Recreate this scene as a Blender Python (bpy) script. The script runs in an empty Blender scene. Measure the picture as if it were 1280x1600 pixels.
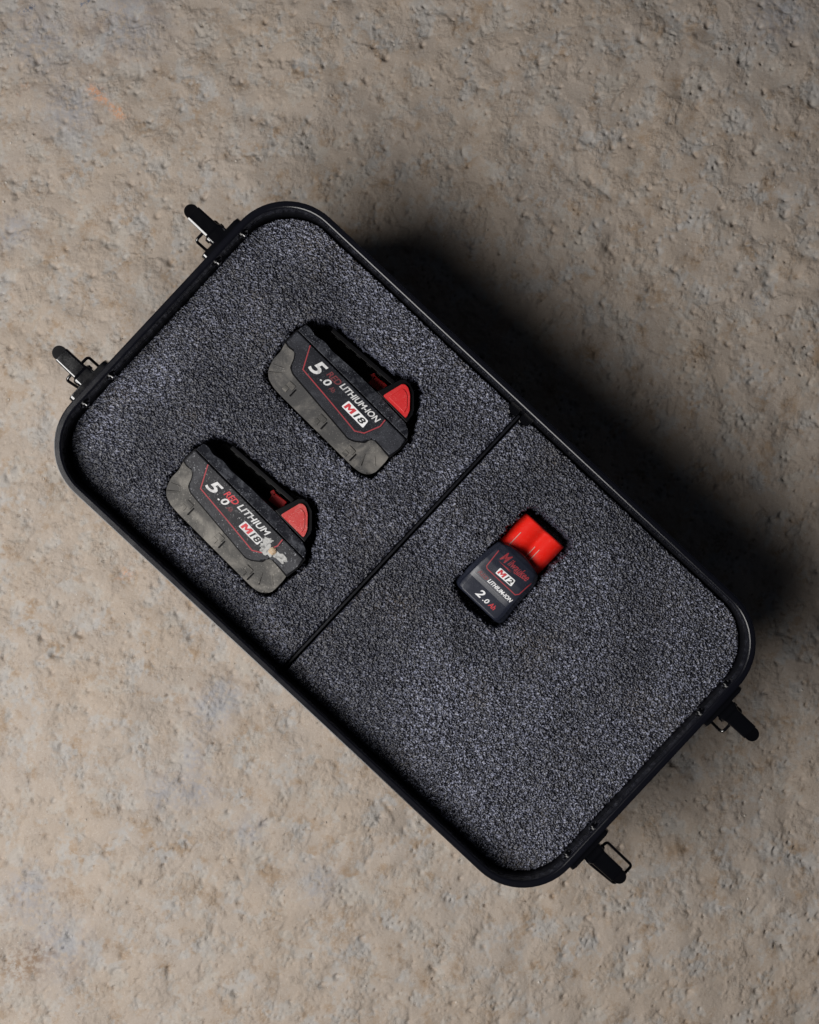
import bpy, bmesh, math, random
import numpy as np
from mathutils import Vector, Matrix

random.seed(4)
R = math.radians
MM = 0.001
scene = bpy.context.scene
C = scene.collection

# ------------------------------------------------------------------ camera
RIM_Z = 150.0                      # rim of the case above the floor, mm
CAM_H = 1111.0                     # camera above the rim, mm
cam_d = bpy.data.cameras.new('camera')
cam_d.sensor_fit = 'VERTICAL'
cam_d.sensor_height = 36
cam_d.lens = 50
cam_d.clip_start = 0.05
cam_d.clip_end = 50
cam = bpy.data.objects.new('camera', cam_d)
cam.location = (0, 0, (RIM_Z + CAM_H) * MM)
C.objects.link(cam)
scene.camera = cam

# ------------------------------------------------------------------ light
world = bpy.data.worlds.new('World')
scene.world = world
world.use_nodes = True
wb = world.node_tree.nodes['Background']
wb.inputs['Color'].default_value = (0.66, 0.76, 1.0, 1)
wb.inputs['Strength'].default_value = 0.018

def area_light(name, loc, target, size, size_y, power, color):
    d = bpy.data.lights.new(name, 'AREA')
    d.shape = 'RECTANGLE'
    d.size = size
    d.size_y = size_y
    d.energy = power
    d.color = color
    o = bpy.data.objects.new(name, d)
    o.location = loc
    o.rotation_euler = (Vector(target) - Vector(loc)).to_track_quat('-Z', 'Y').to_euler()
    C.objects.link(o)
    return o

area_light('softbox', (-0.73, -0.31, 1.10), (-0.18, -0.05, 0.08), 1.15, 0.64, 24.8, (1.0, 0.975, 0.95))

vs = scene.view_settings
vs.view_transform = 'Standard'
vs.look = 'None'
vs.exposure = 0.0
vs.gamma = 1.0
vs.use_curve_mapping = False

# ------------------------------------------------------------------ helpers
def obj(name, me, mat, parent=None, smooth=None):
    o = bpy.data.objects.new(name, me)
    C.objects.link(o)
    if mat is not None:
        me.materials.append(mat)
    if parent is not None:
        o.parent = parent
    if smooth is not None:
        me.polygons.foreach_set('use_smooth', [True] * len(me.polygons))
        if smooth < 179:
            me.set_sharp_from_angle(angle=R(smooth))
        if smooth <= 45 and len(me.polygons) < 6000:      # keep broad faces flat beside their bevels
            w = o.modifiers.new('weighted_normal', 'WEIGHTED_NORMAL')
            w.keep_sharp = True
            w.weight = 80
    return o

def tag(o, label, cat, group=None):
    o['label'] = label
    o['category'] = cat
    if group:
        o['group'] = group

def empty(name, loc, rz=0):
    o = bpy.data.objects.new(name, None)
    o.empty_display_size = 0.02
    o.location = loc
    o.rotation_euler = (0, 0, rz)
    C.objects.link(o)
    return o

def bm_mesh(bm, name='mesh'):
    bmesh.ops.recalc_face_normals(bm, faces=bm.faces[:])
    me = bpy.data.meshes.new(name)
    bm.to_mesh(me)
    bm.free()
    return me

def fillet(poly, r, n=4):
    """round the corners of a polygon (mm)"""
    out = []
    N = len(poly)
    for i in range(N):
        p0, p, p1 = (Vector(poly[(i + k) % N][:2]) for k in (-1, 0, 1))
        d0, d1 = (p0 - p), (p1 - p)
        l0, l1 = d0.length, d1.length
        d0.normalize(); d1.normalize()
        rr = min(r, l0 * 0.45, l1 * 0.45)
        a, b = p + d0 * rr, p + d1 * rr
        for k in range(n + 1):
            t = k / n
            q = a * (1 - t) ** 2 + p * 2 * t * (1 - t) + b * t * t
            out.append((q.x, q.y))
    return out

def add_prism(bm, poly, z0, z1, bev=0.0, seg=2, zfun=None):
    """closed prism over a polygon; the top rim is bevelled"""
    vb = [bm.verts.new((x * MM, y * MM, z0 * MM)) for x, y in poly]
    vt = [bm.verts.new((x * MM, y * MM, z1 * MM)) for x, y in poly]
    n = len(poly)
    top = bm.faces.new(vt)
    bm.faces.new(vb[::-1])
    for i in range(n):
        bm.faces.new((vb[i], vb[(i + 1) % n], vt[(i + 1) % n], vt[i]))
    if bev:
        res = bmesh.ops.bevel(bm, geom=[e for e in top.edges], offset=bev * MM, segments=seg,
                              profile=0.5, affect='EDGES', clamp_overlap=True)
    if zfun:
        for v in bm.verts:
            if v.co.z > (z1 - bev * 1.5 - 0.01) * MM:
                v.co.z += zfun(v.co.x / MM, v.co.y / MM) * MM

def prism(poly, z0, z1, bev=0.0, seg=2, zfun=None):
    bm = bmesh.new()
    add_prism(bm, poly, z0, z1, bev, seg, zfun)
    return bm_mesh(bm)

def add_box(bm, c, s, bev=0.0, rot=None):
    r = bmesh.ops.create_cube(bm, size=1.0)
    vv = r['verts']
    for v in vv:
        v.co = Vector((v.co.x * s[0], v.co.y * s[1], v.co.z * s[2]))
    if bev:
        es = list({e for v in vv for e in v.link_edges})
        rb = bmesh.ops.bevel(bm, geom=es, offset=bev, segments=2, profile=0.5, affect='EDGES')
        vv = list({v for f in rb['faces'] for v in f.verts} | {v for v in vv if v.is_valid})
    m = Matrix.Translation(c)
    if rot:
        m = m @ rot
    for v in vv:
        v.co = (m @ v.co) 
    for v in vv:
        v.co *= MM

def add_tube(bm, pts, r, seg=10, closed=False):
    pts = [Vector(p) for p in pts]
    n = len(pts)
    rings = []
    up = None
    for i, p in enumerate(pts):
        if closed:
            t = (pts[(i + 1) % n] - pts[i - 1]).normalized()
        else:
            t = (pts[min(i + 1, n - 1)] - pts[max(i - 1, 0)]).normalized()
        if up is None:
            up = Vector((0, 0, 1)) if abs(t.z) < 0.9 else Vector((1, 0, 0))
        side = t.cross(up).normalized()
        up = side.cross(t).normalized()
        rings.append([bm.verts.new((p + (side * math.cos(2 * math.pi * k / seg) + up * math.sin(2 * math.pi * k / seg)) * r) * MM) for k in range(seg)])
    for i in range(n if closed else n - 1):
        a, b = rings[i], rings[(i + 1) % n]
        for k in range(seg):
            bm.faces.new((a[k], a[(k + 1) % seg], b[(k + 1) % seg], b[k]))
    if not closed:
        bm.faces.new(rings[0]); bm.faces.new(rings[-1][::-1])

def bend(pts, r, n=5, closed=False):
    """round the corners of a 3-D path"""
    out = []
    N = len(pts)
    for i in range(N):
        p = Vector(pts[i])
        if not closed and i in (0, N - 1):
            out.append(p); continue
        a, b = Vector(pts[i - 1]), Vector(pts[(i + 1) % N])
        d0, d1 = a - p, b - p
        rr = min(r, d0.length * 0.45, d1.length * 0.45)
        a, b = p + d0.normalized() * rr, p + d1.normalized() * rr
        for k in range(n + 1):
            t = k / n
            out.append(a * (1 - t) ** 2 + p * 2 * t * (1 - t) + b * t * t)
    return out

def ring(hx, hy, r, inset, n=14):
    """rounded rectangle outline, counter-clockwise, inset from (hx, hy, r)"""
    pts = []
    for cx, cy, a0 in ((1, 1, 0), (-1, 1, 90), (-1, -1, 180), (1, -1, 270)):
        rr = max(r - inset, 4)
        ox, oy = cx * (hx - inset - rr), cy * (hy - inset - rr)
        for k in range(n + 1):
            a = R(a0 + 90 * k / n)
            pts.append((ox + rr * math.cos(a), oy + rr * math.sin(a)))
    return pts

def sweep(profile, hx, hy, r, close_last=False, close_first=False):
    bm = bmesh.new()
    rows = []
    for inset, z in profile:
        rows.append([bm.verts.new((x * MM, y * MM, z * MM)) for x, y in ring(hx, hy, r, inset)])
    for a, b in zip(rows, rows[1:]):
        n = len(a)
        for i in range(n):
            bm.faces.new((a[i], a[(i + 1) % n], b[(i + 1) % n], b[i]))
    if close_last:
        bm.faces.new(rows[-1])
    if close_first:
        bm.faces.new(rows[0][::-1])
    return bm_mesh(bm)

# numpy fields ---------------------------------------------------------
def spectral(ny, nx, d, lam, bw=0.5, aniso=1.0, ang=0.0, seed=0):
    """periodic band-pass gaussian noise, unit variance; lam in mm"""
    rng = np.random.default_rng(seed)
    w = np.fft.rfft2(rng.standard_normal((ny, nx)))
    fy = np.fft.fftfreq(ny, d)[:, None]
    fx = np.fft.rfftfreq(nx, d)[None, :]
    c, s = math.cos(ang), math.sin(ang)
    u, v = fx * c + fy * s, -fx * s + fy * c
    f = np.sqrt((u * aniso) ** 2 + v ** 2) + 1e-9
    g = np.exp(-0.5 * (np.log(f * lam) / bw) ** 2)
    out = np.fft.irfft2(w * g, s=(ny, nx))
    return out / out.std()

def poly_sdf(X, Y, poly):
    d = np.full(X.shape, 1e18)
    inside = np.zeros(X.shape, bool)
    n = len(poly)
    for i in range(n):
        ax, ay = poly[i]
        bx, by = poly[(i + 1) % n]
        ex, ey = bx - ax, by - ay
        L = ex * ex + ey * ey
        if L < 1e-9:
            continue
        wx, wy = X - ax, Y - ay
        t = np.clip((wx * ex + wy * ey) / L, 0, 1)
        d = np.minimum(d, (wx - ex * t) ** 2 + (wy - ey * t) ** 2)
        if ay != by:
            c = ((ay > Y) != (by > Y)) & (X < ex * (Y - ay) / (by - ay) + ax)
            inside ^= c
    d = np.sqrt(d)
    return np.where(inside, -d, d)

def smooth01(x):
    x = np.clip(x, 0, 1)
    return x * x * (3 - 2 * x)

def grid_mesh(name, X, Y, Z, keep=None):
    """mesh over a (ny, nx) grid of mm coordinates; returns the mesh and the kept vertex index"""
    ny, nx = X.shape
    idx = np.arange(ny * nx).reshape(ny, nx)
    q = np.stack([idx[:-1, :-1], idx[:-1, 1:], idx[1:, 1:], idx[1:, :-1]], -1).reshape(-1, 4)
    if keep is not None:
        q = q[keep.ravel()[q].any(1)]
    used = np.unique(q)
    remap = np.zeros(ny * nx, np.int64)
    remap[used] = np.arange(len(used))
    q = remap[q]
    co = np.stack([X.ravel(), Y.ravel(), Z.ravel()], -1)[used] * MM
    me = bpy.data.meshes.new(name)
    me.vertices.add(len(co))
    me.vertices.foreach_set('co', co.astype(np.float32).ravel())
    me.loops.add(q.size)
    me.loops.foreach_set('vertex_index', q.astype(np.int32).ravel())
    me.polygons.add(len(q))
    me.polygons.foreach_set('loop_start', np.arange(0, q.size, 4, dtype=np.int32))
    me.polygons.foreach_set('use_smooth', np.ones(len(q), bool))
    me.update(calc_edges=True)
    return me, used

def attr(me, name, vals):
    a = me.attributes.new(name, 'FLOAT', 'POINT')
    a.data.foreach_set('value', np.asarray(vals, np.float32))

# ------------------------------------------------------------------ materials
class NT:
    def __init__(self, name):
        self.m = bpy.data.materials.new(name)
        self.m.use_nodes = True
        self.t = self.m.node_tree
        self.b = self.t.nodes['Principled BSDF']
        g = self.t.nodes.new('ShaderNodeNewGeometry')
        self.pos = g.outputs['Position']
    def link(self, a, b):
        self.t.links.new(a, b)
    def noise(self, lam_mm, detail=4, rough=0.55, dist=0.0, vec=None):
        n = self.t.nodes.new('ShaderNodeTexNoise')
        n.inputs['Scale'].default_value = 1000.0 / lam_mm
        n.inputs['Detail'].default_value = detail
        n.inputs['Roughness'].default_value = rough
        n.inputs['Distortion'].default_value = dist
        self.link(vec or self.pos, n.inputs['Vector'])
        return n.outputs['Fac']
    def stretch(self, rz, sx, sy):
        m = self.t.nodes.new('ShaderNodeMapping')
        m.inputs['Rotation'].default_value = (0, 0, rz)
        m.inputs['Scale'].default_value = (sx, sy, 1)
        self.link(self.pos, m.inputs['Vector'])
        return m.outputs['Vector']
    def ramp(self, fac, lo, hi, a=0.0, b=1.0):
        n = self.t.nodes.new('ShaderNodeMapRange')
        n.interpolation_type = 'SMOOTHSTEP'
        n.inputs['From Min'].default_value = lo
        n.inputs['From Max'].default_value = hi
        n.inputs['To Min'].default_value = a
        n.inputs['To Max'].default_value = b
        self.link(fac, n.inputs['Value'])
        return n.outputs['Result']
    def math(self, op, a, b):
        n = self.t.nodes.new('ShaderNodeMath')
        n.operation = op
        for i, v in enumerate((a, b)):
            if isinstance(v, (int, float)):
                n.inputs[i].default_value = v
            else:
                self.link(v, n.inputs[i])
        return n.outputs[0]
    def mix(self, fac, a, b):
        n = self.t.nodes.new('ShaderNodeMix')
        n.data_type = 'RGBA'
        if isinstance(fac, (int, float)):
            n.inputs[0].default_value = fac
        else:
            self.link(fac, n.inputs[0])
        for i, v in ((6, a), (7, b)):
            if isinstance(v, tuple):
                n.inputs[i].default_value = (*v, 1)
            else:
                self.link(v, n.inputs[i])
        return n.outputs[2]
    def attr(self, name):
        n = self.t.nodes.new('ShaderNodeAttribute')
        n.attribute_name = name
        return n.outputs['Fac']
    def bump(self, h, strength, dist_mm):
        n = self.t.nodes.new('ShaderNodeBump')
        n.inputs['Strength'].default_value = strength
        n.inputs['Distance'].default_value = dist_mm * MM
        self.link(h, n.inputs['Height'])
        self.link(n.outputs['Normal'], self.b.inputs['Normal'])
    def color(self, v):
        if isinstance(v, tuple):
            self.b.inputs['Base Color'].default_value = (*v, 1)
        else:
            self.link(v, self.b.inputs['Base Color'])
    def rough(self, v):
        if isinstance(v, (int, float)):
            self.b.inputs['Roughness'].default_value = v
        else:
            self.link(v, self.b.inputs['Roughness'])
    def spec(self, v):
        self.b.inputs['Specular IOR Level'].default_value = v

def m_case(name, base, rough, bump, dust=0.25, spec=0.4):
    n = NT(name)
    d = n.math('MULTIPLY', n.ramp(n.noise(26, 5, 0.6), 0.45, 0.75), n.ramp(n.noise(1.4, 3, 0.7), 0.5, 0.72))
    n.color(n.mix(n.math('MULTIPLY', d, dust), base, (0.16, 0.145, 0.13)))
    n.rough(n.ramp(n.noise(9, 4), 0.3, 0.7, rough - 0.02, rough + 0.03))
    n.spec(spec)
    n.bump(n.noise(0.9, 3), bump, 0.3)
    return n.m

M = {}
M['rim'] = m_case('black_moulded_rim', (0.0045, 0.0048, 0.0078), 0.21, 0.02, 0.02, 0.38)
M['shell'] = m_case('black_moulded_shell', (0.005, 0.0052, 0.007), 0.38, 0.08, 0.02, 0.2)
M['divider'] = m_case('black_divider_sheet', (0.004, 0.0045, 0.008), 0.5, 0.15, 0.03, 0.25)
M['latch'] = m_case('black_enamel_steel', (0.002, 0.002, 0.0028), 0.13, 0.004, 0.01, 1.0)
M['grip'] = m_case('black_rubber_grip', (0.002, 0.002, 0.003), 0.3, 0.02, 0.01, 0.12)

n = NT('bright_rivet'); n.color((0.30, 0.30, 0.32)); n.b.inputs['Metallic'].default_value = 1; n.rough(0.28)
M['rivet'] = n.m

# charcoal foam
n = NT('charcoal_cell_foam')
f1 = n.noise(0.9, 3, 0.65, 0.4, n.stretch(R(43), 0.6, 1.0))
dirt = n.math('MULTIPLY', n.ramp(n.noise(60, 4, 0.6), 0.52, 0.72), n.ramp(n.noise(1.8, 3, 0.7), 0.50, 0.66))
fleck = n.noise(1.4, 2, 0.6, 0.7, n.stretch(R(43), 0.42, 1.0))
nap_smudge = n.math('ADD', n.math('MULTIPLY', n.noise(150, 3, 0.5, 0.4), 0.78), n.math('MULTIPLY', n.noise(40, 3, 0.6), 0.22))  # broad tone: worn smudges plus shading of the leaning nap, put into colour
tip = n.mix(n.ramp(nap_smudge, 0.40, 0.60), (0.078, 0.085, 0.120), (0.280, 0.298, 0.400))
c1 = n.mix(n.ramp(fleck, 0.50, 0.64), (0.007, 0.0076, 0.015), tip)
c1 = n.mix(n.math('MULTIPLY', dirt, 0.55), c1, (0.17, 0.13, 0.085))
n.color(c1); n.rough(0.38); n.spec(0.8)
n.bump(f1, 0.7, 0.5)
M['foam'] = n.m

# dusty worn concrete
n = NT('dusty_rough_concrete')
dust = n.attr('dust')
tone = n.noise(90, 5, 0.6)
fine = n.noise(5.5, 5, 0.65)
grain = n.noise(1.1, 3, 0.7)
grey = n.mix(n.ramp(n.noise(45, 4), 0.35, 0.65), (0.37, 0.335, 0.295), (0.35, 0.338, 0.325))
beige = n.mix(n.ramp(tone, 0.35, 0.65), (0.362, 0.303, 0.250), (0.35, 0.303, 0.262))
beige = n.mix(n.ramp(n.noise(22, 6, 0.7), 0.50, 0.70), beige, (0.29, 0.215, 0.15))
m = n.math('ADD', dust, n.math('MULTIPLY', n.math('SUBTRACT', fine, 0.5), 0.9))
c = n.mix(n.ramp(m, -0.25, 0.75), grey, beige)
c = n.mix(n.ramp(grain, 0.55, 0.75, 0, 0.5), c, (0.19, 0.145, 0.11))
c = n.mix(n.ramp(n.noise(1.9, 4, 0.7), 0.54, 0.72, 0, 0.45), c, (0.50, 0.455, 0.40))
c = n.mix(n.ramp(n.noise(6, 4, 0.75), 0.58, 0.72, 0, 0.55), c, (0.19, 0.14, 0.10))
c = n.mix(n.ramp(n.noise(0.8, 2, 0.6), 0.66, 0.8, 0, 0.4), c, (0.6, 0.55, 0.48))
c = n.mix(n.math('MULTIPLY', n.attr('slate'), n.ramp(fine, 0.32, 0.60, 0.0, 0.7)), c, (0.275, 0.282, 0.308))
c = n.mix(n.math('MULTIPLY', n.attr('orange'), n.ramp(n.noise(3, 4, 0.7), 0.40, 0.58, 0, 0.6)), c, (0.60, 0.26, 0.11))
c = n.mix(n.math('MULTIPLY', n.attr('ink'), n.ramp(n.noise(2.2, 3, 0.7), 0.46, 0.56, 0, 0.9)), c, (0.10, 0.13, 0.19))
c = n.mix(n.math('MULTIPLY', n.attr('rust'), n.ramp(fine, 0.40, 0.62, 0, 0.7)), c, (0.20, 0.125, 0.07))
n.color(c); n.rough(0.9); n.spec(0.25)
hb = n.math('ADD', n.math('MULTIPLY', fine, 1.0), n.math('MULTIPLY', n.noise(2.2, 4, 0.7), 0.9))
n.bump(n.math('MULTIPLY', hb, n.ramp(n.attr('wear'), 0.0, 1.5, 0.45, 1.15)), 0.8, 1.4)
M['floor'] = n.m

n = NT('loose_grit')
n.color(n.mix(n.ramp(n.noise(7, 2), 0.3, 0.7), (0.24, 0.20, 0.16), (0.55, 0.51, 0.46))); n.rough(0.9)
M['grit'] = n.m

def m_worn(name, base, dust_col, amount, rough=0.5, speck=0.6, bump=0.15, lam=14, spec=0.4, grain=0.55):
    """plastic with rubbed-in dust: broad smears and fine specks"""
    n = NT(name)
    smear = n.ramp(n.noise(lam, 6, 0.65, 0.6), 0.42, 0.78)
    dots = n.ramp(n.noise(grain, 2, 0.6), 0.60, 0.70)
    patch = n.ramp(n.noise(lam * 0.8, 4), 0.35, 0.65, 0.25, 1.0)
    c = n.mix(n.math('MULTIPLY', smear, amount), base, dust_col)
    c = n.mix(n.math('MULTIPLY', n.math('MULTIPLY', dots, patch), speck), c, tuple(min(1, v * 1.9 + 0.06) for v in dust_col))
    n.color(c)
    n.rough(n.ramp(smear, 0, 1, rough, min(0.95, rough + 0.08)))
    n.spec(spec)
    n.bump(n.noise(0.7, 3, 0.6), bump, 0.25)
    return n.m

M['grey_a'] = m_worn('grimy_grey_plastic', (0.032, 0.031, 0.031), (0.175, 0.163, 0.146), 1.0, 0.55, 0.3, 0.2, 26, 0.4, 1.2)
M['grey_b'] = m_worn('dusty_grey_plastic', (0.050, 0.048, 0.045), (0.22, 0.206, 0.184), 1.0, 0.65, 0.4, 0.25, 24, 0.35, 1.2)
M['body'] = m_worn('dusty_black_plastic', (0.008, 0.0088, 0.014), (0.055, 0.06, 0.075), 0.4, 0.45, 0.8, 0.35, 16, 0.35, 0.95)
M['body_b'] = m_worn('gritty_black_plastic', (0.012, 0.0125, 0.017), (0.085, 0.088, 0.098), 0.5, 0.5, 1.0, 0.5, 12, 0.35, 1.5)
M['flank'] = m_worn('rubbed_black_plastic', (0.010, 0.011, 0.016), (0.12, 0.128, 0.15), 0.75, 0.5, 0.9, 0.4, 9, 0.35, 1.0)
M['label_a'] = m_worn('black_label_film', (0.007, 0.0078, 0.012), (0.05, 0.055, 0.07), 0.15, 0.4, 0.6, 0.1, 18, 0.3, 0.9)
M['label_b'] = m_worn('gritty_label_film', (0.008, 0.0085, 0.012), (0.10, 0.10, 0.105), 0.25, 0.45, 1.0, 0.2, 10, 0.3, 1.4)
M['small_body'] = m_worn('satin_black_plastic', (0.013, 0.0155, 0.027), (0.055, 0.062, 0.088), 0.22, 0.34, 0.30, 0.06, 16, 0.5)  # bluish base colour stands in for cool surroundings reflected in the gloss
M['red_cap'] = m_worn('scuffed_red_plastic', (0.52, 0.010, 0.012), (0.5, 0.2, 0.18), 0.10, 0.45, 0.35, 0.15, 12)
M['red_rough'] = m_worn('rubbed_red_plastic', (0.42, 0.022, 0.020), (0.48, 0.25, 0.23), 0.35, 0.55, 0.8, 0.5, 8)
M['red_gloss'] = m_worn('bright_red_plastic', (0.78, 0.012, 0.005), (0.62, 0.12, 0.09), 0.14, 0.38, 0.4, 0.05, 14, 0.4)
M['white_print'] = m_worn('worn_white_print', (0.62, 0.62, 0.62), (0.24, 0.24, 0.25), 0.8, 0.6, 0.2, 0.1, 5)
M['white_clean'] = m_worn('white_print', (0.78, 0.78, 0.79), (0.6, 0.6, 0.6), 0.4, 0.5, 0.1, 0.05, 6)
M['red_print'] = m_worn('red_print', (0.50, 0.035, 0.045), (0.30, 0.06, 0.07), 0.5, 0.5, 0.15, 0.1, 5)
M['red_line'] = m_worn('dull_red_print', (0.30, 0.030, 0.040), (0.12, 0.03, 0.035), 0.6, 0.5, 0.2, 0.1, 6)
M['red_faded'] = m_worn('faded_red_print', (0.14, 0.02, 0.026), (0.05, 0.02, 0.024), 0.8, 0.5, 0.15, 0.1, 5)
M['black_print'] = m_worn('black_print', (0.012, 0.012, 0.014), (0.10, 0.10, 0.10), 0.5, 0.5, 0.2, 0.1, 5)
M['scuff'] = m_worn('chalky_scuff', (0.42, 0.42, 0.41), (0.05, 0.05, 0.052), 1.0, 0.8, 0.3, 1.0, 3.2)
M['tan'] = m_worn('tan_grit', (0.42, 0.30, 0.19), (0.55, 0.48, 0.40), 0.8, 0.9, 0.4, 1.0, 3)
M['void'] = m_case('black_rail_plastic', (0.0025, 0.0025, 0.0035), 0.4, 0.1, 0.05, 0.12)
n = NT('painted_rib_glint'); n.color((0.62, 0.42, 0.36)); n.rough(0.35)  # pale colour stands in for specular streaks along the mould lines
M['rib_glint'] = n.m

# ------------------------------------------------------------------ floor
def build_floor():
    d = 1.25
    N = 1024
    S = lambda lam, bw, seed, an=1.0, ang=0.0: spectral(N, N, d, lam, bw, an, ang, seed)
    n200, n70 = S(260, 0.5, 11), S(85, 0.5, 12)
    n28, n14 = S(34, 0.45, 13, 1.25, 0.5), S(15, 0.45, 14)
    n7, n4 = S(7.5, 0.4, 15), S(4.2, 0.35, 16)
    mud = S(60, 0.7, 17)
    mudf = S(11, 0.6, 18)
    crust = smooth01((mud * 0.5 + n28 * 0.35 + mudf * 0.35) * 0.55 + 0.62)      # dried dust lying in patches
    pit = np.clip(-(n14 * 0.75 + n28 * 0.35) - 1.25, 0, 1.6)
    pit2 = np.clip(-(S(6.0, 0.35, 21) * 0.9 + mud * 0.3) - 1.75, 0, 1.2)
    pit3 = np.clip(-(S(3.6, 0.3, 25) * 0.9 + S(70, 0.5, 26) * 0.4) - 2.1, 0, 0.8)
    crack = np.exp(-(np.abs(S(150, 0.45, 27) + 0.10 * n28 + 0.05 * n7) / 0.018) ** 2) * smooth01(S(90, 0.5, 28) * 1.2 - 0.2)
    ridge = 1 - np.abs(S(38, 0.4, 19, 1.4, -0.5) * 0.9 + mudf * 0.25)
    ridge = np.clip(ridge - 0.55, 0, 0.45) * smooth01(mud + 0.4)
    rough = 0.12 + 1.2 * smooth01(S(55, 0.7, 23) * 0.7 + 0.40)                  # smoother and rougher areas
    H = (1.3 * n200 + 0.8 * n70 + 0.34 * n28 + 0.17 * n14 * rough
         + 0.12 * n7 * rough + 0.11 * n4 * rough + 0.09 * S(2.8, 0.25, 24) * rough
         + 0.25 * crust + 0.4 * ridge - 1.9 * pit - 3.4 * pit2 - 2.4 * pit3 - 1.3 * crack)
    # grid lines: even in the middle, stretching out to the far edges
    def lines(h):
        m = np.arange(-h, h + 0.1, d)
        e = h + np.cumsum(np.geomspace(2, 260, 34))
        return np.concatenate([-e[::-1], m, e])
    xs, ys = lines(450), lines(540)
    X, Y = np.meshgrid(xs, ys)
    ix = np.round(X / d).astype(int) % N
    iy = np.round(Y / d).astype(int) % N
    Z = H[iy, ix]
    # three shallow drag marks
    def seg(ax, ay, bx, by):
        ex, ey = bx - ax, by - ay
        t = np.clip(((X - ax) * ex + (Y - ay) * ey) / (ex * ex + ey * ey), 0, 1)
        return np.hypot(X - ax - ex * t, Y - ay - ey * t)
    g = 2.0 * CAM_H / (CAM_H + RIM_Z)                # picture units per mm on the floor
    P = lambda px, py: ((px - 640) / g, -(py - 800) / g)
    for a, b, w, dep in ((P(325, 1052), P(435, 1080), 3.2, 1.2), (P(345, 250), P(400, 262), 1.6, -0.7), (P(120, 1085), P(135, 1110), 4, 1.3)):
        s = seg(*a, *b)
        Z = Z - dep * np.exp(-(s / w) ** 2)
    # the case stands on its feet: flatten what lies beneath it a little
    me, _ = grid_mesh('floor', X, Y, Z - np.percentile(H, 96))
    wob = n14[iy, ix] * 1.8 + n7[iy, ix] * 1.0
    attr(me, 'dust', crust[iy, ix].ravel())
    attr(me, 'wear', rough[iy, ix].ravel())
    blob = lambda px, py, r: np.exp(-((X - P(px, py)[0] + wob) ** 2 + (Y - P(px, py)[1] + wob) ** 2) / (r * r))
    slate = sum(blob(*b) for b in ((330, 1110, 20), (350, 1085, 14), (255, 1235, 17), (310, 1235, 18), (300, 1180, 12), (390, 1300, 13),
                                   (90, 1480, 30), (40, 1395, 22), (200, 30, 36), (110, 170, 26), (60, 60, 30), (1220, 20, 28), (500, 1380, 16), (20, 360, 16)))
    attr(me, 'slate', np.clip(slate, 0, 1).ravel())
    wo = wob * 0.35
    o = np.exp(-((seg(*P(143, 140), *P(186, 177)) + wo) / 2.6) ** 2) + 1.1 * np.exp(-((seg(*P(143, 138), *P(158, 150)) + wo) / 4.5) ** 2) \
        + 0.9 * blob(188, 178, 5) + 0.8 * blob(195, 896, 5) + 0.4 * blob(893, 517, 4) + 0.5 * blob(38, 136, 4)
    attr(me, 'orange', np.clip(o, 0, 1).ravel())
    k = np.exp(-((seg(*P(32, 18), *P(48, 10)) + wo) / 2.2) ** 2) + np.exp(-((seg(*P(126, 6), *P(136, 0)) + wo) / 2.0) ** 2) \
        + 0.5 * np.exp(-((seg(*P(2, 50), *P(14, 46)) + wo) / 1.6) ** 2) + 0.5 * blob(1185, 470, 6) + 0.3 * blob(1160, 470, 3)
    attr(me, 'ink', np.clip(k, 0, 1).ravel())
    ru = blob(28, 1512, 17) + 0.8 * blob(60, 1490, 12) + 0.5 * blob(10, 270, 9)
    attr(me, 'rust', np.clip(ru, 0, 1).ravel())
    o = obj('floor', me, M['floor'])
    o['kind'] = 'structure'
    o['label'] = 'rough dusty beige concrete floor with pits and grey patches'
    # loose grit lying on the floor
    top = np.percentile(H, 96)
    rng = np.random.default_rng(5)
    bm = bmesh.new()
    bmesh.ops.create_icosphere(bm, subdivisions=1, radius=1.0)
    base = np.array([v.co[:] for v in bm.verts]); tri = np.array([[v.index for v in f.verts] for f in bm.faces])
    bm.free()
    V, F = [], []
    for i in range(1500):
        x, y = rng.uniform(-430, 430), rng.uniform(-520, 520)
        r = 0.35 + 0.9 * rng.random() ** 4
        p = base * (0.75 + 0.5 * rng.random((len(base), 1))) * r * np.array([1, 0.6 + 0.4 * rng.random(), 0.6])
        a = rng.uniform(0, 6.28)
        p = np.stack([p[:, 0] * math.cos(a) - p[:, 1] * math.sin(a), p[:, 0] * math.sin(a) + p[:, 1] * math.cos(a), p[:, 2]], -1)
        z = H[int(round(y / d)) % N, int(round(x / d)) % N] - top
        F.append(tri + len(base) * i); V.append(p + (x, y, z + r * 0.3))
    me = bpy.data.meshes.new('grit')
    me.from_pydata((np.concatenate(V) * MM).tolist(), [], np.concatenate(F).tolist())
    g_ = obj('grit', me, M['grit'])
    g_['kind'] = 'stuff'
    g_['label'] = 'loose grains of grit scattered over the concrete floor'
build_floor()

# ------------------------------------------------------------------ case
HX, HY, RAD = 266.5, 146.8, 50.0
CASE_ROT = -43.0
CASE_X, CASE_Y = -3.6, -25.35
FOAM_Z = RIM_Z - 24.0

case = empty('tool_case', (CASE_X * MM, CASE_Y * MM, 0), R(CASE_ROT))
tag(case, 'open black rectangular case with rounded corners standing on the dusty concrete', 'case')

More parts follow.
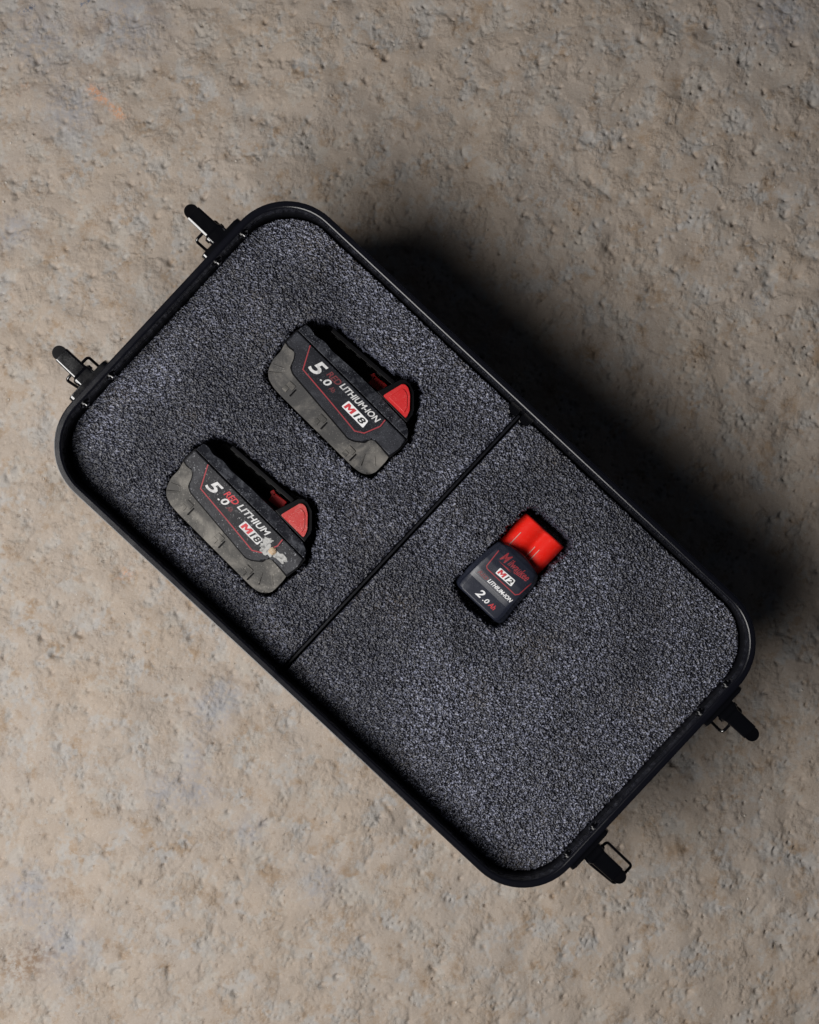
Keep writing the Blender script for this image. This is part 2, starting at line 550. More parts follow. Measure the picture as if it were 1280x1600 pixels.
Z = RIM_Z
rim_prof = [(3.2, Z - 13), (0.5, Z - 13), (0.0, Z - 12.4), (0.0, Z - 0.7), (0.12, Z - 0.12), (0.75, Z),
            (0.80, Z - 0.4), (1.1, Z - 0.4), (1.16, Z), (4.2, Z), (4.95, Z - 0.33), (5.4, Z - 0.74), (5.75, Z - 1.5), (5.9, Z - 3.0),
            (6.0, Z - 8), (6.05, Z - 13)]
obj('rim', sweep(rim_prof, HX, HY, RAD), M['rim'], case, 16)
shell_prof = [(6.1, Z - 12.5), (6.3, Z - 24), (11, Z - 130), (13, Z - 143), (20, Z - 143.5),
              ]
inner = sweep(shell_prof, HX, HY, RAD, close_last=True)
outer = sweep([(6.0, Z - 12.6), (2.6, Z - 12.6), (2.7, Z - 20), (9, Z - 138), (12, Z - 146), (17, 2.0), (24, 1.5)], HX, HY, RAD, close_last=True)
bm = bmesh.new(); bm.from_mesh(inner); bm.from_mesh(outer)
bpy.data.meshes.remove(inner); bpy.data.meshes.remove(outer)
me = bpy.data.meshes.new('shell'); bm.to_mesh(me); bm.free()
obj('shell', me, M['shell'], case, 40)

# divider sheet between the two foam pads
bm = bmesh.new()
add_box(bm, (-3.0, 0, Z - 24 - 25 - 5.5), (2.2, 2 * HY - 18, 50), 0.5)
obj('divider', bm_mesh(bm), M['divider'], case, 30)
# bracket that holds the divider to the long wall
for sy in (1,):
    bm = bmesh.new()
    yw = HY - 5.6
    for sx in (-1, 1):
        poly = fillet([(-3 + sx * 1.6, yw - 8.5), (-3 + sx * 9.0, yw - 8.5), (-3 + sx * 11.5, yw - 4), (-3 + sx * 11.5, yw + 1.5), (-3 + sx * 1.6, yw + 1.5)], 3.2)
        if sx < 0:
            poly = poly[::-1]
        add_prism(bm, [(x, y * sy) for x, y in (poly if sy > 0 else poly[::-1])], Z - 50, Z - 20.5, 0.7, 2)
    br = obj('divider_bracket', bm_mesh(bm), M['latch'], case, 35)
    for sx in (-1, 1):
        bm = bmesh.new()
        y0 = (yw - 8.7) * sy
        add_tube(bm, [(-3 + sx * 5.4, y0, Z - 21.8), (-3 + sx * 5.4, y0 - 1.3 * sy, Z - 21.8)], 2.6, 14)
        obj('screw', bm_mesh(bm), M['latch'], br, 40)

# latches --------------------------------------------------------------
def make_latch(x, y, rz, loop):
    """toggle latch: outward is +X, along the wall is Y, z = 0 at the rim top"""
    bm = bmesh.new()
    plate = fillet([(-21, -30), (21, -30), (21, -2.5), (-21, -2.5)], 4, 4)        # (along wall, height)
    # upright plate with a folded lip, standing off the wall
    vs_ = []
    for xx in (-2.0, 4.3):
        vs_.append([bm.verts.new((xx * MM, py * MM, pz * MM)) for py, pz in plate])
    a, b = vs_
    bm.faces.new(a[::-1]); front = bm.faces.new(b)
    for i in range(len(plate)):
        bm.faces.new((a[i], a[(i + 1) % len(plate)], b[(i + 1) % len(plate)], b[i]))
    bmesh.ops.bevel(bm, geom=list(front.edges), offset=1.1 * MM, segments=3, profile=0.5, affect='EDGES')
    # hinge cheeks
    for s in (-1, 1):
        ch = fillet([(3, -22), (3, -5.5), (9.5, -7.5), (13.5, -11), (12, -17), (6, -22)], 2, 3)
        va = [bm.verts.new((px * MM, (s * 7.0) * MM, pz * MM)) for px, pz in ch]
        vb = [bm.verts.new((px * MM, (s * 8.4) * MM, pz * MM)) for px, pz in ch]
        bm.faces.new(va); bm.faces.new(vb[::-1])
        for i in range(len(ch)):
            bm.faces.new((va[i], va[(i + 1) % len(ch)], vb[(i + 1) % len(ch)], vb[i]))
    add_tube(bm, [(10.5, -9.2, -12), (10.5, 9.2, -12)], 1.9, 12)
    add_box(bm, (7, 0, -12), (8, 13.4, 5.5), 1.2)
    lt = obj('latch', bm_mesh(bm), M['latch'], case, 35)
    lt.location = (x * MM, y * MM, RIM_Z * MM)
    lt.rotation_euler = (0, 0, rz)
    # lever: a channel with turned-down sides
    bm = bmesh.new()
    prof = [(-6.6, -4.2), (-6.6, -0.9), (-6.35, -0.45), (-5.8, -0.2), (-4.9, 0.0), (0, 0.02), (4.9, 0.0), (5.8, -0.2), (6.35, -0.45), (6.6, -0.9), (6.6, -4.2),
            (5.6, -4.2), (5.5, -1.0), (0, -0.8), (-5.5, -1.0), (-5.6, -4.2)]
    rows = []
    for px, pz, w in ((3.0, -6.8, 1.22), (11, -6.9, 1.20), (13.5, -8.2, 1.02), (24, -8.6, 1.0), (33.5, -9.0, 0.98)):
        rows.append([bm.verts.new((px * MM, py * w * MM, (pz + qz) * MM)) for py, qz in prof])
    for a, b in zip(rows, rows[1:]):
        for i in range(len(prof)):
            bm.faces.new((a[i], a[(i + 1) % len(prof)], b[(i + 1) % len(prof)], b[i]))
    bm.faces.new(rows[0]); bm.faces.new(rows[-1][::-1])
    obj('lever', bm_mesh(bm), M['latch'], lt, 10)
    # rounded finger grip
    tip = [(32.0, -5.7), (36.0, -5.7)] + [(35.8 + 5.7 * math.cos(R(t)), 5.7 * math.sin(R(t))) for t in range(-80, 81, 16)] + [(36.0, 5.7), (32.0, 5.7)]
    bm = bmesh.new()
    add_prism(bm, tip, -13.2, -9.6, 0.5, 2)
    obj('finger_grip', bm_mesh(bm), M['grip'], lt, 40)
    # wire bail
    (x0, z0), (x1, z1), yc, hw = loop
    bm = bmesh.new()
    path = bend([(x0, yc - hw, z0), (x1, yc - hw + 1, z1), (x1, yc + hw - 1, z1), (x0, yc + hw, z0)], 3.2, 6, closed=True)
    add_tube(bm, path, 1.25, 10, closed=True)
    obj('wire_bail', bm_mesh(bm), M['latch'], lt, 60)
    # rivets through the wall, heads inside the case
    for s in (-1, 1):
        bm = bmesh.new()
        add_tube(bm, [(-5.4, s * 15, -10.5), (-7.0, s * 15, -10.5)], 4.6, 18)
        add_tube(bm, [(-6.9, s * 15, -10.5), (-8.3, s * 15, -10.5), (-9.1, s * 15, -10.5)], 2.5, 14)
        obj('rivet', bm_mesh(bm), M['latch'], lt, 30)
    return lt

make_latch(-HX, 77.0, math.pi, ((18, -13), (5.0, -27), 3.5, 11.0))
make_latch(-HX, -75.5, math.pi, ((17.5, -12), (5.5, -30), -0.5, 12.5))
make_latch(HX, 77.0, 0.0, ((18.5, -13), (5.0, -27), -3.5, 11.5))
make_latch(HX, -76.5, 0.0, ((11, -15), (41, -24), 2.2, 11.0))

# ------------------------------------------------------------------ battery footprints
def to_world(px, py, z):
    s = 2.0 * CAM_H / (CAM_H + RIM_Z - z)
    return (px - 640) / s, -(py - 800) / s

BAT = [  # x, y (mm), rotation
    (*to_world(528.3, 623.0, FOAM_Z + 5), -44.8),
    (*to_world(368.5, 809.0, FOAM_Z + 5), -45.1),
    (*to_world(786.3, 905.8, FOAM_Z + 4), -43.4)]
POCKET_BIG = [(-64.5, 17.7), (-61.5, 28.5), (-48.2, 41.2), (-23.6, 43.2), (3.9, 45.4), (18.6, 48.5), (29.8, 54.5), (42.5, 51.5), (55.0, 35.8), (65.8, 17.4), (63.9, -5.2), (64.4, -24.4),
              (58.0, -30.4), (47.8, -31.6), (-35.1, -31.8), (-51.3, -29.9), (-58.2, -23.5), (-61.6, -1.9)]
POCKET_SMALL = [(-24.6, 18.4), (-25.0, 53.9), (-22.4, 58.7), (-6.2, 61.2), (17.6, 60.4), (23.3, 56.8), (22.4, 49.5), (22.4, 19.6), (23.6, -7.4), (26.2, -24.6), (25.4, -30.2), (20.4, -34.4),
                (-7.8, -36.0), (-22.9, -32.6), (-28.3, -26.2)]

def case_local(bat, pts):
    bx, by, rz = bat
    a = R(rz)
    c, s = math.cos(a), math.sin(a)
    k = R(-CASE_ROT)
    ck, sk = math.cos(k), math.sin(k)
    out = []
    for x, y in pts:
        wx, wy = bx + c * x - s * y - CASE_X, by + s * x + c * y - CASE_Y
        out.append((ck * wx - sk * wy, sk * wx + ck * wy))
    return out

# ------------------------------------------------------------------ foam pads
def foam_pad(name, x0, x1, y0, y1, round_left, pockets, seed, label):
    d = 0.5
    xs = np.arange(x0 - 1.5, x1 + 1.51, d)
    ys = np.arange(y0 - 1.5, y1 + 1.51, d)
    X, Y = np.meshgrid(xs, ys)
    ny, nx = X.shape
    a0 = R(0)
    # torn-cell texture: short fibres whose run drifts over the surface
    sel = spectral(ny, nx, d, 60, 0.5, 1, 0, seed + 1)
    fa = spectral(ny, nx, d, 3.2, 0.4, 2.6, R(-14), seed + 2)
    fb = spectral(ny, nx, d, 3.2, 0.4, 2.4, R(22), seed + 3)
    fc = spectral(ny, nx, d, 2.0, 0.4, 1.0, 0, seed + 4)
    wa = smooth01(sel * 0.7 + 0.5)
    wc = smooth01(spectral(ny, nx, d, 45, 0.5, 1, 0, seed + 5) * 0.7 + 0.45) * 0.8
    tex = (fa * wa + fb * (1 - wa)) * (1 - wc) + spectral(ny, nx, d, 2.6, 0.4, 1, 0, seed + 9) * wc
    crest = np.exp(-np.abs(tex) * 1.5)                 # thin cell walls standing between open pores
    crest = (crest - crest.mean()) / crest.std()
    tex = crest * 0.75 + 0.65 * fc
    tex /= tex.std()
    lump = spectral(ny, nx, d, 7, 0.5, 1, 0, seed + 6)
    H = 0.82 * tex + 0.25 * lump + 0.5 * spectral(ny, nx, d, 80, 0.5, 1, 0, seed + 7)
    rag = 0.7 * spectral(ny, nx, d, 5, 0.5, 1, 0, seed + 8) + 0.5 * tex
    # outline: rounded at the corners of the case, square at the divider
    r = 44.0
    cx0, cx1 = (x0 + r, x1 + 200) if round_left else (x0 - 200, x1 - r)
    qx = np.maximum(np.maximum(cx0 - X, X - cx1), -r)
    qy = np.maximum(np.maximum(y0 + r - Y, Y - (y1 - r)), -r)
    corner = np.hypot(np.maximum(qx, 0), np.maximum(qy, 0)) + np.minimum(np.maximum(qx, qy), 0) - r
    flat = (X - x1) if round_left else (x0 - X)
    sd = np.maximum(corner, flat)
    wid = np.where(corner > flat, 1.3, 3.2)
    edge = np.clip((sd + rag * np.where(corner > flat, 0.35, 0.75) + wid) / wid, 0, 1)
    H = H - np.where(corner > flat, 1.5, 2.6) * edge ** 2
    H = np.where(sd > 0.0, -34.0, H)
    for p, dep in pockets:
        ps = poly_sdf(X, Y, fillet(p, 5, 4)) + rag * 0.65 + 0.5 * spectral(ny, nx, d, 14, 0.5, 1, 0, seed + 12)
        lip = np.clip((2.6 - ps) / 2.6, 0, 1)
        H = H - 1.9 * lip ** 2
        H = np.where(ps < 0, np.maximum(-dep, -2.0 + ps * 11.0) + 0.3 * tex, H)
    me, used = grid_mesh(name, X, Y, H, keep=(sd <= 0.0))
    o = obj(name, me, M['foam'])
    o.location = (CASE_X * MM, CASE_Y * MM, FOAM_Z * MM)
    o.rotation_euler = (0, 0, R(CASE_ROT))
    tag(o, label, 'foam insert')
    return o

foam_pad('foam_insert', -259.2, -4.5, -139.8, 139.0, True,
         [(case_local(BAT[0], POCKET_BIG), 34.0), (case_local(BAT[1], POCKET_BIG), 34.0)], 100,
         'charcoal foam pad holding the two grey and black battery packs')
foam_pad('foam_insert', -0.6, 259.9, -139.8, 139.0, False,
         [(case_local(BAT[2], POCKET_SMALL), 32.0)], 200,
         'charcoal foam pad holding the single small red and black battery')

# ------------------------------------------------------------------ lettering
def text_mesh(body, x, y, width, height, zfun, shear=0.0, bold=0.0, slope=0.0):
    """flat lettering fitted into a width x height box centred at (x, y) mm, lying on zfun"""
    cu = bpy.data.curves.new('lettering', 'FONT')
    cu.body = body
    cu.shear = shear
    cu.offset = bold
    cu.resolution_u = 3
    tmp = bpy.data.objects.new('tmp', cu)
    C.objects.link(tmp)
    dg = bpy.context.evaluated_depsgraph_get()
    me = bpy.data.meshes.new_from_object(tmp.evaluated_get(dg))
    bpy.data.objects.remove(tmp)
    bpy.data.curves.remove(cu)
    co = np.zeros(len(me.vertices) * 3)
    me.vertices.foreach_get('co', co)
    co = co.reshape(-1, 3)
    lo, hi = co.min(0), co.max(0)
    u = (co[:, 0] - (lo[0] + hi[0]) / 2) / (hi[0] - lo[0]) * width
    v = (co[:, 1] - (lo[1] + hi[1]) / 2) / (hi[1] - lo[1]) * height
    v = v + u * slope
    co[:, 0], co[:, 1], co[:, 2] = u + x, v + y, 0
    me.vertices.foreach_set('co', co.ravel())
    me.update()
    bm = bmesh.new(); bm.from_mesh(me)
    bm.normal_update()
    bmesh.ops.reverse_faces(bm, faces=[f for f in bm.faces if f.normal.z < 0])
    drape(bm, zfun, 2.0)
    bm.to_mesh(me); bm.free()
    me.materials.clear()
    return me

def letter(parent, mat, *a, **k):
    return obj('lettering', text_mesh(*a, **k), mat, parent)

def block_m(parent, mat, x, y, w, h, zfun, shear=0.22):
    """heavy slanted capital M"""
    g = [(0, 0), (0, 1), (.30, 1), (.5, .55), (.70, 1), (1, 1), (1, 0), (.74, 0), (.74, .56), (.56, .16), (.44, .16), (.26, .56), (.26, 0)]
    pts = [(x + (u - 0.5) * w + (v - 0.5) * h * shear, y + (v - 0.5) * h) for u, v in g]
    return obj('lettering', sheet(pts, zfun), mat, parent)

def stripe(path, w, zfun, closed=False):
    """thin printed line of width w along a path (mm)"""
    bm = bmesh.new()
    pts = [Vector(p) for p in path]
    L, Rr = [], []
    for i, p in enumerate(pts):
        t0 = (p - pts[i - 1]).normalized() if i else (pts[1] - p).normalized()
        t1 = (pts[i + 1] - p).normalized() if i < len(pts) - 1 else t0
        t = (t0 + t1).normalized()
        nn = Vector((-t.y, t.x)) * (w / 2) / max(0.5, t.dot(t1))
        a, b = p + nn, p - nn
        L.append(bm.verts.new((a.x * MM, a.y * MM, zfun(a.x, a.y) * MM)))
        Rr.append(bm.verts.new((b.x * MM, b.y * MM, zfun(b.x, b.y) * MM)))
    for i in range(len(pts) - 1):
        bm.faces.new((L[i], Rr[i], Rr[i + 1], L[i + 1]))
    return bm_mesh(bm)

def drape(bm, zfun, step=1.5):
    """cut flat faces up and lay every vertex on zfun (mm)"""
    for axis in (0, 1):
        lo = min(v.co[axis] for v in bm.verts); hi = max(v.co[axis] for v in bm.verts)
        no = (1, 0, 0) if axis == 0 else (0, 1, 0)
        for c in np.arange(lo + step, hi, step):
            co = (c, 0, 0) if axis == 0 else (0, c, 0)
            bmesh.ops.bisect_plane(bm, geom=bm.verts[:] + bm.edges[:] + bm.faces[:], plane_co=co, plane_no=no)
    for v in bm.verts:
        v.co = Vector((v.co.x, v.co.y, zfun(v.co.x, v.co.y))) * MM

def sheet(poly, zfun):
    bm = bmesh.new()
    bm.faces.new([bm.verts.new((x, y, 0)) for x, y in poly])
    bm.normal_update()
    if bm.faces[:][0].normal.z < 0:
        bmesh.ops.reverse_faces(bm, faces=bm.faces[:])
    drape(bm, zfun)
    me = bpy.data.meshes.new('sheet'); bm.to_mesh(me); bm.free()
    return me

# ------------------------------------------------------------------ large battery packs
GREY = [(-61.3, 1.9), (-58.9, -5.0), (-58.8, -14.4), (-55.7, -22.9), (-51.1, -27.5), (-43.4, -29.8), (-34.7, -30.3), (46.6, -30.2), (53.8, -29.2), (59.5, -26.0), (62.2, -20.6), (62.0, -8.1), (60.8, -3.5), (59.2, 14.0), (-59.5, 14.0)]
DARK = [(-61.2, 3.1), (-56.7, 2.2), (-50.1, 3.3), (-46.3, -1.9), (-43.7, -8.5), (-39.2, -10.7), (27.9, -16.3), (32.6, -14.4), (39.0, -9.3), (39.6, -5.0), (42.6, -2.2), (50.0, -2.5), (61.2, -3.5), (62.1, 6.0), (61.6, 15.2), (-60.8, 15.5)]
STRIP = [(-60.8, 16.3), (61.5, 16.0), (58.0, 21.0), (50.9, 24.0), (37.6, 24.0), (22.6, 25.4), (3.4, 25.0), (-8.2, 25.0), (-30.3, 23.6), (-39.5, 24.7), (-48.3, 22.6), (-55.3, 24.3), (-59.7, 24.1)]
LABEL = [(-46.8, 14.8), (-36.7, -3.9), (28.0, -9.7), (35.0, -5.4), (40.4, 8.0), (39.6, 14.8)]
RED = [(-45.2, 14.4), (-35.8, -3.2), (-5.9, -5.7), (27.6, -8.9), (34.2, -4.8), (39.4, 8.0), (38.6, 14.3)]
CLIPS = [(-35.1, -21.0), (0.8, -22.2), (34.9, -24.0)]

def big_battery(idx, label):
    bx, by, rz = BAT[idx]
    worn = idx == 1
    root = empty('battery_pack', (bx * MM, by * MM, FOAM_Z * MM), R(rz))
    tag(root, label, 'battery', 'large battery packs lying in the left foam pad')
    mg = M['grey_b'] if worn else M['grey_a']
    mb = M['body_b'] if worn else M['body']
    ml = M['label_b'] if worn else M['label_a']
    base = obj('base_shell', prism(fillet(GREY, 2.5, 3), -33, 4.0, 3.4, 4,
               lambda x, y: -0.055 * max(0, -14 - y) ** 1.3), mg, root, 35)
    for cx, cy in CLIPS:
        bm = bmesh.new()
        add_box(bm, (cx + 1.2, cy + 2.0, 3.5), (6.8, 4.6, 1.9), 0.4)
        add_box(bm, (cx - 0.4, cy - 2.6, 2.6), (4.2, 4.4, 2.2), 0.4)
        cl = obj('clip', bm_mesh(bm), M['grey_b'], base, 30)
        bm = bmesh.new()
        add_box(bm, (cx + 6.2, cy - 1.0, 3.0), (1.2, 7.5, 2.0), 0.3)
        obj('notch_wall', bm_mesh(bm), M['void'], base, 30)
        bm = bmesh.new()
        add_tube(bm, [(cx - 0.2, cy - 2.2, 2.0), (cx - 0.2, cy - 2.2, 3.55)], 0.8, 10)
        obj('screw_hole', bm_mesh(bm), M['void'], base, 30)
    # stiffening ribs at both ends of the shell
    for (ax, ay), (cx, cy) in (((-56, -17), (-47.5, -13)), ((-54, -24), (-46, -17)), ((46, -16), (50, -25)), ((53, -12), (58.5, -17))):
        bm = bmesh.new()
        add_tube(bm, [(ax, ay, 3.3), (cx, cy, 3.3)], 0.8, 8)
        obj('rib', bm_mesh(bm), mg, base, 60)
    house = obj('housing', prism(fillet(DARK, 1.8, 3), -33, 7.0, 1.3, 3), mb, root, 35)
    def grow(poly, k):
        out = []
        for i in range(len(poly)):
            p0, p, p1 = (Vector(poly[(i + j) % len(poly)]) for j in (-1, 0, 1))
            e0, e1 = (p - p0).normalized(), (p1 - p).normalized()
            n_ = (Vector((e0.y, -e0.x)) + Vector((e1.y, -e1.x)))
            n_ = n_.normalized() / max(0.6, n_.length / 2)
            out.append(tuple(p + n_ * k))
        return out
    obj('gap_shade', prism(fillet(grow(DARK, 1.25), 1.2, 3), -32, 4.7, 0.3, 1), M['void'], root, 35)  # black collar added to draw the shaded gap around the housing
    # flank strip that rolls off towards the terminal side
    obj('flank', prism(fillet(STRIP, 1.2, 3), -33, 6.9, 0.8, 3, lambda x, y: -0.045 * max(0, y - 16.4) ** 2.0), M['flank'], root, 40)
    zl = 7.55
    lab = obj('label', prism(fillet(LABEL, 1.0, 3), 6.0, zl, 0.45, 2), ml, root, 35)
    flat = lambda x, y: zl + 0.06
    over = lambda x, y: zl + 0.11
    obj('red_border', stripe(RED, 0.95, flat), M['red_line'], lab)
    wp = M['white_print']
    letter(lab, wp, '5', -28.2 if not worn else -29.0, 6.0 if not worn else 5.2, 12.0, 11.8 if not worn else 9.8, flat, 0.25, 0.022)
    letter(lab, wp, '.0', -16.2, 3.2, 8.8, 6.0, flat, 0.25, 0.022)
    letter(lab, M['red_faded'], 'Ah', -8.2, 2.0, 5.0, 3.8, flat, 0.25, 0.03)
    letter(lab, M['red_faded'] if not worn else M['red_print'], 'RED', -13.2, 9.3 if not worn else 8.9, 13.2, 5.2, flat, 0.3, 0.022)
    letter(lab, wp, 'LITHIUM-ION' if not worn else 'LITHIUM', 15.0 if not worn else 11.6, 9.9 if not worn else 9.2, 42.0 if not worn else 33.5, 5.2, flat, 0.3, 0.022)
    box = [(7.4, 4.8), (29.8, 4.3), (30.6, -2.6), (6.4, -2.4)] if not worn else [(7.4, 3.9), (27.8, 3.4), (27.6, -3.0), (6.4, -3.0)]
    obj('badge', sheet(fillet(box, 1.0, 3), flat), M['white_clean'] if not worn else wp, lab)
    block_m(lab, M['red_print'], 12.6, (1.0 if not worn else 0.4), 8.6, 5.2, over)
    letter(lab, M['black_print'], '18', 23.4 if not worn else 22.4, (0.9 if not worn else 0.2), 10.6 if not worn else 9.4, 5.2, over, 0.22, 0.032)
    # rail and release mechanism on the terminal side, lower down
    bm = bmesh.new()
    rot = Matrix.Rotation(R(4.0), 4, 'Z')
    add_box(bm, (-11, 38.6, -22), (66, 3.6, 24), 0.5, rot)
    for k in range(5):
        add_box(bm, (-36 + k * 11.0, 37.4 + k * 0.77 - 2.2, -15.0), (5.0, 2.2, 7), 0.4, rot)
    obj('rail', bm_mesh(bm), M['void'], root, 30)
    obj('terminal_deck', prism([(-56, 24.2), (46, 23.8), (46, 33), (24, 37), (-52, 35)], -33, -29, 0.5), M['void'], root, 30)
    bm = bmesh.new()
    add_box(bm, (12.5, 31.5, -25), (13.5, 8.5, 16), 1.0, Matrix.Rotation(R(8), 4, 'Z'))
    add_box(bm, (5.5, 33.5, -21.5), (5.0, 4.0, 9), 0.8, Matrix.Rotation(R(-20), 4, 'Z'))
    obj('release_slider', bm_mesh(bm), M['red_cap'], root, 35)
    frame = [(17.5, 25.9), (25.0, 47.2), (29.7, 49.2), (38.6, 46.6), (50.4, 34.8), (52.6, 24.9)]
    obj('button_frame', prism(fillet(frame, 1.5, 3), -33, 3.2, 0.8, 2), M['void'], root, 35)
    bt = [(23.6, 26.8), (28.2, 45.3), (33.1, 45.6), (38.3, 42.6), (47.0, 33.4), (49.4, 27.0)]
    but = obj('release_button', prism(fillet(bt, 1.6, 4), 1.0, 5.6, 0.9, 3), M['red_cap'] if not worn else M['red_rough'], root, 40)
    cxy = Vector((36.5, 34.0))
    ib = [tuple(cxy + (Vector(p) - cxy) * 0.70) for p in bt]
    obj('button_pad', prism(fillet(ib, 1.2, 3), 5.0, 6.2, 0.5, 2), M['red_cap'] if not worn else M['red_rough'], but, 35)
    if worn:
        random.seed(9)
        z2 = lambda x, y: 7.72
        def blot(cx, cy, rx, ry, rot, k, seed):
            random.seed(seed)
            out = []
            for i in range(k):
                t = 2 * math.pi * i / k
                q = 0.6 + 0.55 * random.random()
                x, y = rx * q * math.cos(t), ry * q * math.sin(t)
                out.append((cx + x * math.cos(rot) - y * math.sin(rot), cy + x * math.sin(rot) + y * math.cos(rot)))
            return out
        obj('scuff', prism(blot(36.2, 0.5, 8.0, 5.2, 0.2, 26, 3), 5.0, 7.85, 0.15, 1), M['scuff'], root, 30)
        obj('scuff', prism(blot(46.0, 2.6, 8.0, 3.6, 0.12, 22, 5), 5.0, 7.25, 0.1, 1), M['scuff'], root, 30)
        obj('scuff', prism(blot(31.0, 5.2, 5.0, 3.2, 0.6, 18, 8), 5.0, 7.8, 0.1, 1), M['scuff'], root, 30)
        bm = bmesh.new()
        bmesh.ops.create_icosphere(bm, subdivisions=3, radius=2.9)
        for v in bm.verts:
            v.co *= 1 + 0.22 * math.sin(v.co.x * 3.1 + v.co.y * 2.3) * math.cos(v.co.y * 2.7 - v.co.z * 1.9)
            v.co = Vector((v.co.x + 39.4, v.co.y + 2.2, v.co.z * 0.42 + 7.75)) * MM
        obj('grit_lump', bm_mesh(bm), M['tan'], root, 60)
    return root

big_battery(0, 'large grey and black battery pack with undamaged label, nearer the long shadowed rim')
big_battery(1, 'large dusty battery pack with a chalky scuff gouged into its label corner')

# ------------------------------------------------------------------ small battery pack
bx, by, rz = BAT[2]
small = empty('battery_pack', (bx * MM, by * MM, FOAM_Z * MM), R(rz))
tag(small, 'small black battery with bright red stem, alone in the right foam pad', 'battery')
Lb = [(-28.7, -22.8), (-27.6, -25.0), (-25.5, -26.4), (-21.9, -26.9), (-1.1, -26.3), (10, -25.0), (19.6, -23.3), (21.5, -21.0), (23.4, -16.6), (24.8, -11.5), (25.8, -3.2)]
Rb = [(-28.7, 20.2), (-27.2, 22.6), (-25.1, 23.9), (-20.9, 24.3), (-7.9, 22.6), (1.8, 22.2), (15.9, 21.6), (21.5, 18.9), (22.8, 16.5), (24.9, 7.4), (25.8, -2.6)]
def lerp_tab(tab, t):
    return float(np.interp(t, [p[0] for p in tab], [p[1] for p in tab]))
TOP = [(-28.7, -1.5), (-28.2, 1.2), (-27.4, 2.2), (-26.6, 2.6), (-14.5, 3.3), (-14.0, 3.4), (-11.5, 4.0), (-11.2, 4.1), (-6, 5.2), (4, 6.3), (14, 6.2), (20, 5.3), (23.5, 3.8), (25.0, 2.2), (25.8, 0.2)]
def small_z(a, b):
    l, r = lerp_tab(Lb, b), lerp_tab(Rb, b)
    s = 2 * (a - l) / max(r - l, 0.1) - 1
    s = max(-1, min(1, s))
    z = lerp_tab(TOP, b)
    low = 1 - max(0, min(1, (b + 20) / 10))
    k = abs(s)
    side = max(0.0, k - 0.74)
    st = max(0.0, min(1.0, (k - 0.84) / 0.06))
    z -= 5.0 * k ** 10 + 0.25 * k * k + low * side * 6.0 + 1.2 * st * st * (3 - 2 * st)
    return z
rows_b = sorted(set([round(p[0], 2) for p in TOP] + list(np.arange(-25, 25.01, 1.0))))
ss = np.concatenate([[0], (1 - np.cos(np.linspace(0, np.pi, 41))) / 2, [1]])
ss = np.unique(np.concatenate([ss, [0.05, 0.08, 0.065, 0.92, 0.95, 0.935, 0.13, 0.87]]))
bm = bmesh.new()
grid = []
for b in rows_b:
    l, r = lerp_tab(Lb, b), lerp_tab(Rb, b)
    row = []
    for s in ss:
        a = l + (r - l) * s
        row.append(bm.verts.new((a * MM, b * MM, small_z(a, b) * MM)))
    grid.append(row)
for g0, g1 in zip(grid, grid[1:]):
    for i in range(len(ss) - 1):
        bm.faces.new((g0[i], g0[i + 1], g1[i + 1], g1[i]))
outline = [g[0] for g in grid[::-1]] + grid[0][1:] + [g[-1] for g in grid[1:]] + grid[-1][-2:0:-1]
low = [bm.verts.new((v.co.x, v.co.y, -30 * MM)) for v in outline]
for i in range(len(outline)):
    j = (i + 1) % len(outline)
    bm.faces.new((outline[i], low[i], low[j], outline[j]))
body = obj('body', bm_mesh(bm), M['small_body'], small, 7)

# red stem: two cell tubes side by side
def stem_z(a, b):
    q = (a + 1.75) / 21.0
    z = -4.6 - 8.5 * abs(q) ** 7 - 0.9 * q * q
    z -= 3.4 * math.exp(-((a + 0.6) / 4.6) ** 2)                 # hollow between the two cells
    z += 0.5 * math.exp(-((abs(a + 1.75) - 11) / 5.0) ** 2)
    t = max(0, b - 50.8)
    return max(z - 0.55 * t * t, -16)
bm = bmesh.new()
aa = np.linspace(-22.7, 19.2, 57)
bb = list(np.linspace(17, 50.5, 16)) + [51.2, 51.9, 52.4]
g = [[bm.verts.new((a * MM, (b + 0.022 * (a + 2)) * MM, stem_z(a, b) * MM)) for a in aa] for b in bb]
for g0, g1 in zip(g, g[1:]):
    for i in range(len(aa) - 1):
        bm.faces.new((g0[i], g0[i + 1], g1[i + 1], g1[i]))
outline = [r[0] for r in g[::-1]] + g[0][1:] + [r[-1] for r in g[1:]] + g[-1][-2:0:-1]
low = [bm.verts.new((v.co.x, v.co.y, -30 * MM)) for v in outline]
for i in range(len(outline)):
    j = (i + 1) % len(outline)
    bm.faces.new((outline[i], low[i], low[j], outline[j]))
stem = obj('stem', bm_mesh(bm), M['red_gloss'], small, 40)
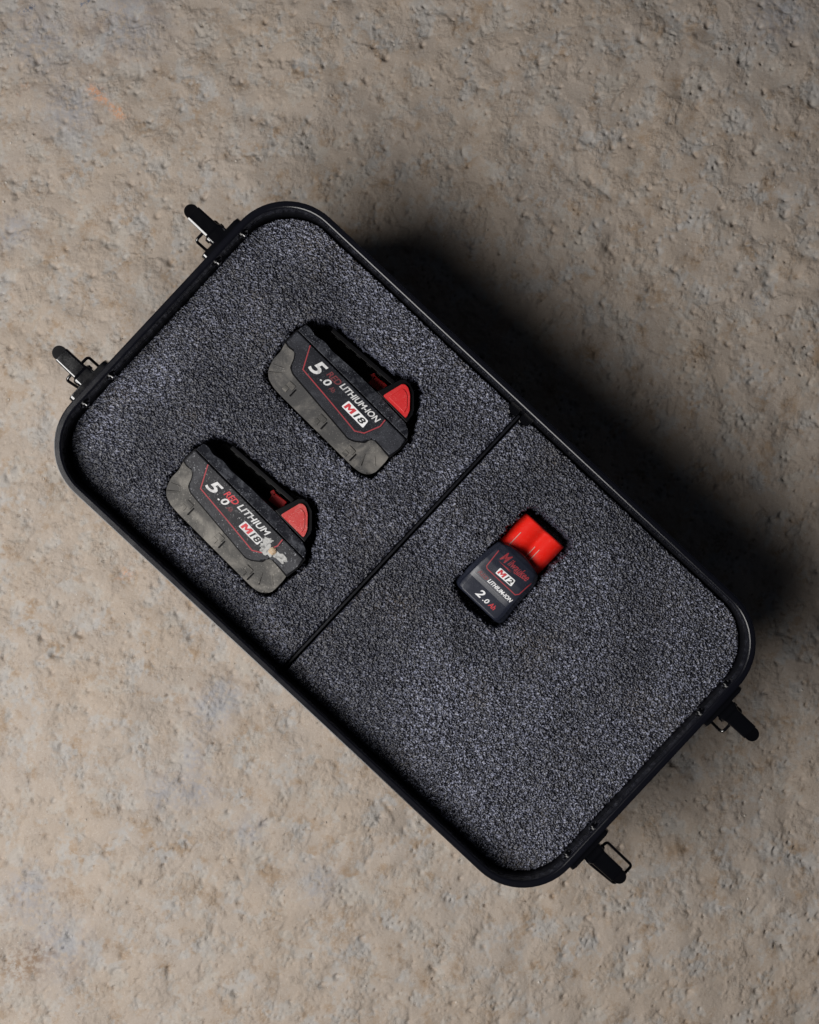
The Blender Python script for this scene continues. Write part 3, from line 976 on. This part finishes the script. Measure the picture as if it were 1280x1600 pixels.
for a, b0, b1 in ((-15.0, 24.0, 37.5), (1.4, 25.0, 37.0), (5.4, 25.0, 37.5)):
    bm = bmesh.new()
    add_tube(bm, [(a, b, stem_z(a, b) + 0.12) for b in np.linspace(b0, b1, 6)], 0.34, 8)
    obj('glint_rib', bm_mesh(bm), M['rib_glint'], stem, 60)  # raised mould line with its highlight painted on

zf = lambda a, b: small_z(a, b) + 0.14
zg = lambda a, b: small_z(a, b) + 0.30
def dense(path, step=1.0):
    out = []
    for p, q in zip(path, path[1:]):
        k = max(1, int(math.dist(p, q) / step))
        out += [(p[0] + (q[0] - p[0]) * i / k, p[1] + (q[1] - p[1]) * i / k) for i in range(k)]
    return out + [path[-1]]
pr = [(-18.6, 14.6), (-17.2, -1.0), (-15.4, -2.4), (15.0, -2.2), (17.0, 0.2), (17.6, 7.9), (18.2, 13.6)]
obj('red_border', stripe(dense(pr), 0.8, zf), M['red_line'], body)
letter(body, M['red_line'], 'M', -10.2, 14.2, 7.0, 8.4, zf, 0.32, 0.012)
letter(body, M['red_line'], 'ilwaukee', 4.0, 14.2, 20.5, 6.4, zf, 0.34, 0.014)
bolt = [(-13.6, 8.4), (3.6, 9.6), (0.6, 10.4), (15.2, 11.8), (-3.4, 8.7), (0.6, 8.0)]
obj('bolt_underline', sheet(bolt, zf), M['red_line'], body)
obj('badge', sheet(fillet([(-8.4, 5.4), (7.4, 6.2), (8.2, 0.4), (-8.4, -0.4)], 0.9, 3), zf), M['white_clean'], body)
block_m(body, M['red_print'], -4.1, 2.8, 6.2, 4.3, zg)
letter(body, M['black_print'], '12', 3.4, 3.0, 7.0, 4.3, zg, 0.22, 0.032)
letter(body, M['red_faded'], 'RED', -14.0, -8.2, 10.0, 3.2, zf, 0.3, 0.022)
letter(body, M['white_clean'], 'LITHIUM-ION', 4.2, -8.0, 25.4, 3.4, zf, 0.3, 0.022)
letter(body, M['white_clean'], '2', -5.6, -20.2, 6.4, 6.6, zf, 0.3, 0.022)
letter(body, M['white_clean'], '.0', 1.6, -21.4, 5.0, 4.2, zf, 0.2, 0.022)
letter(body, M['red_print'], 'Ah', 8.2, -21.2, 6.2, 4.2, zf, 0.25, 0.022)
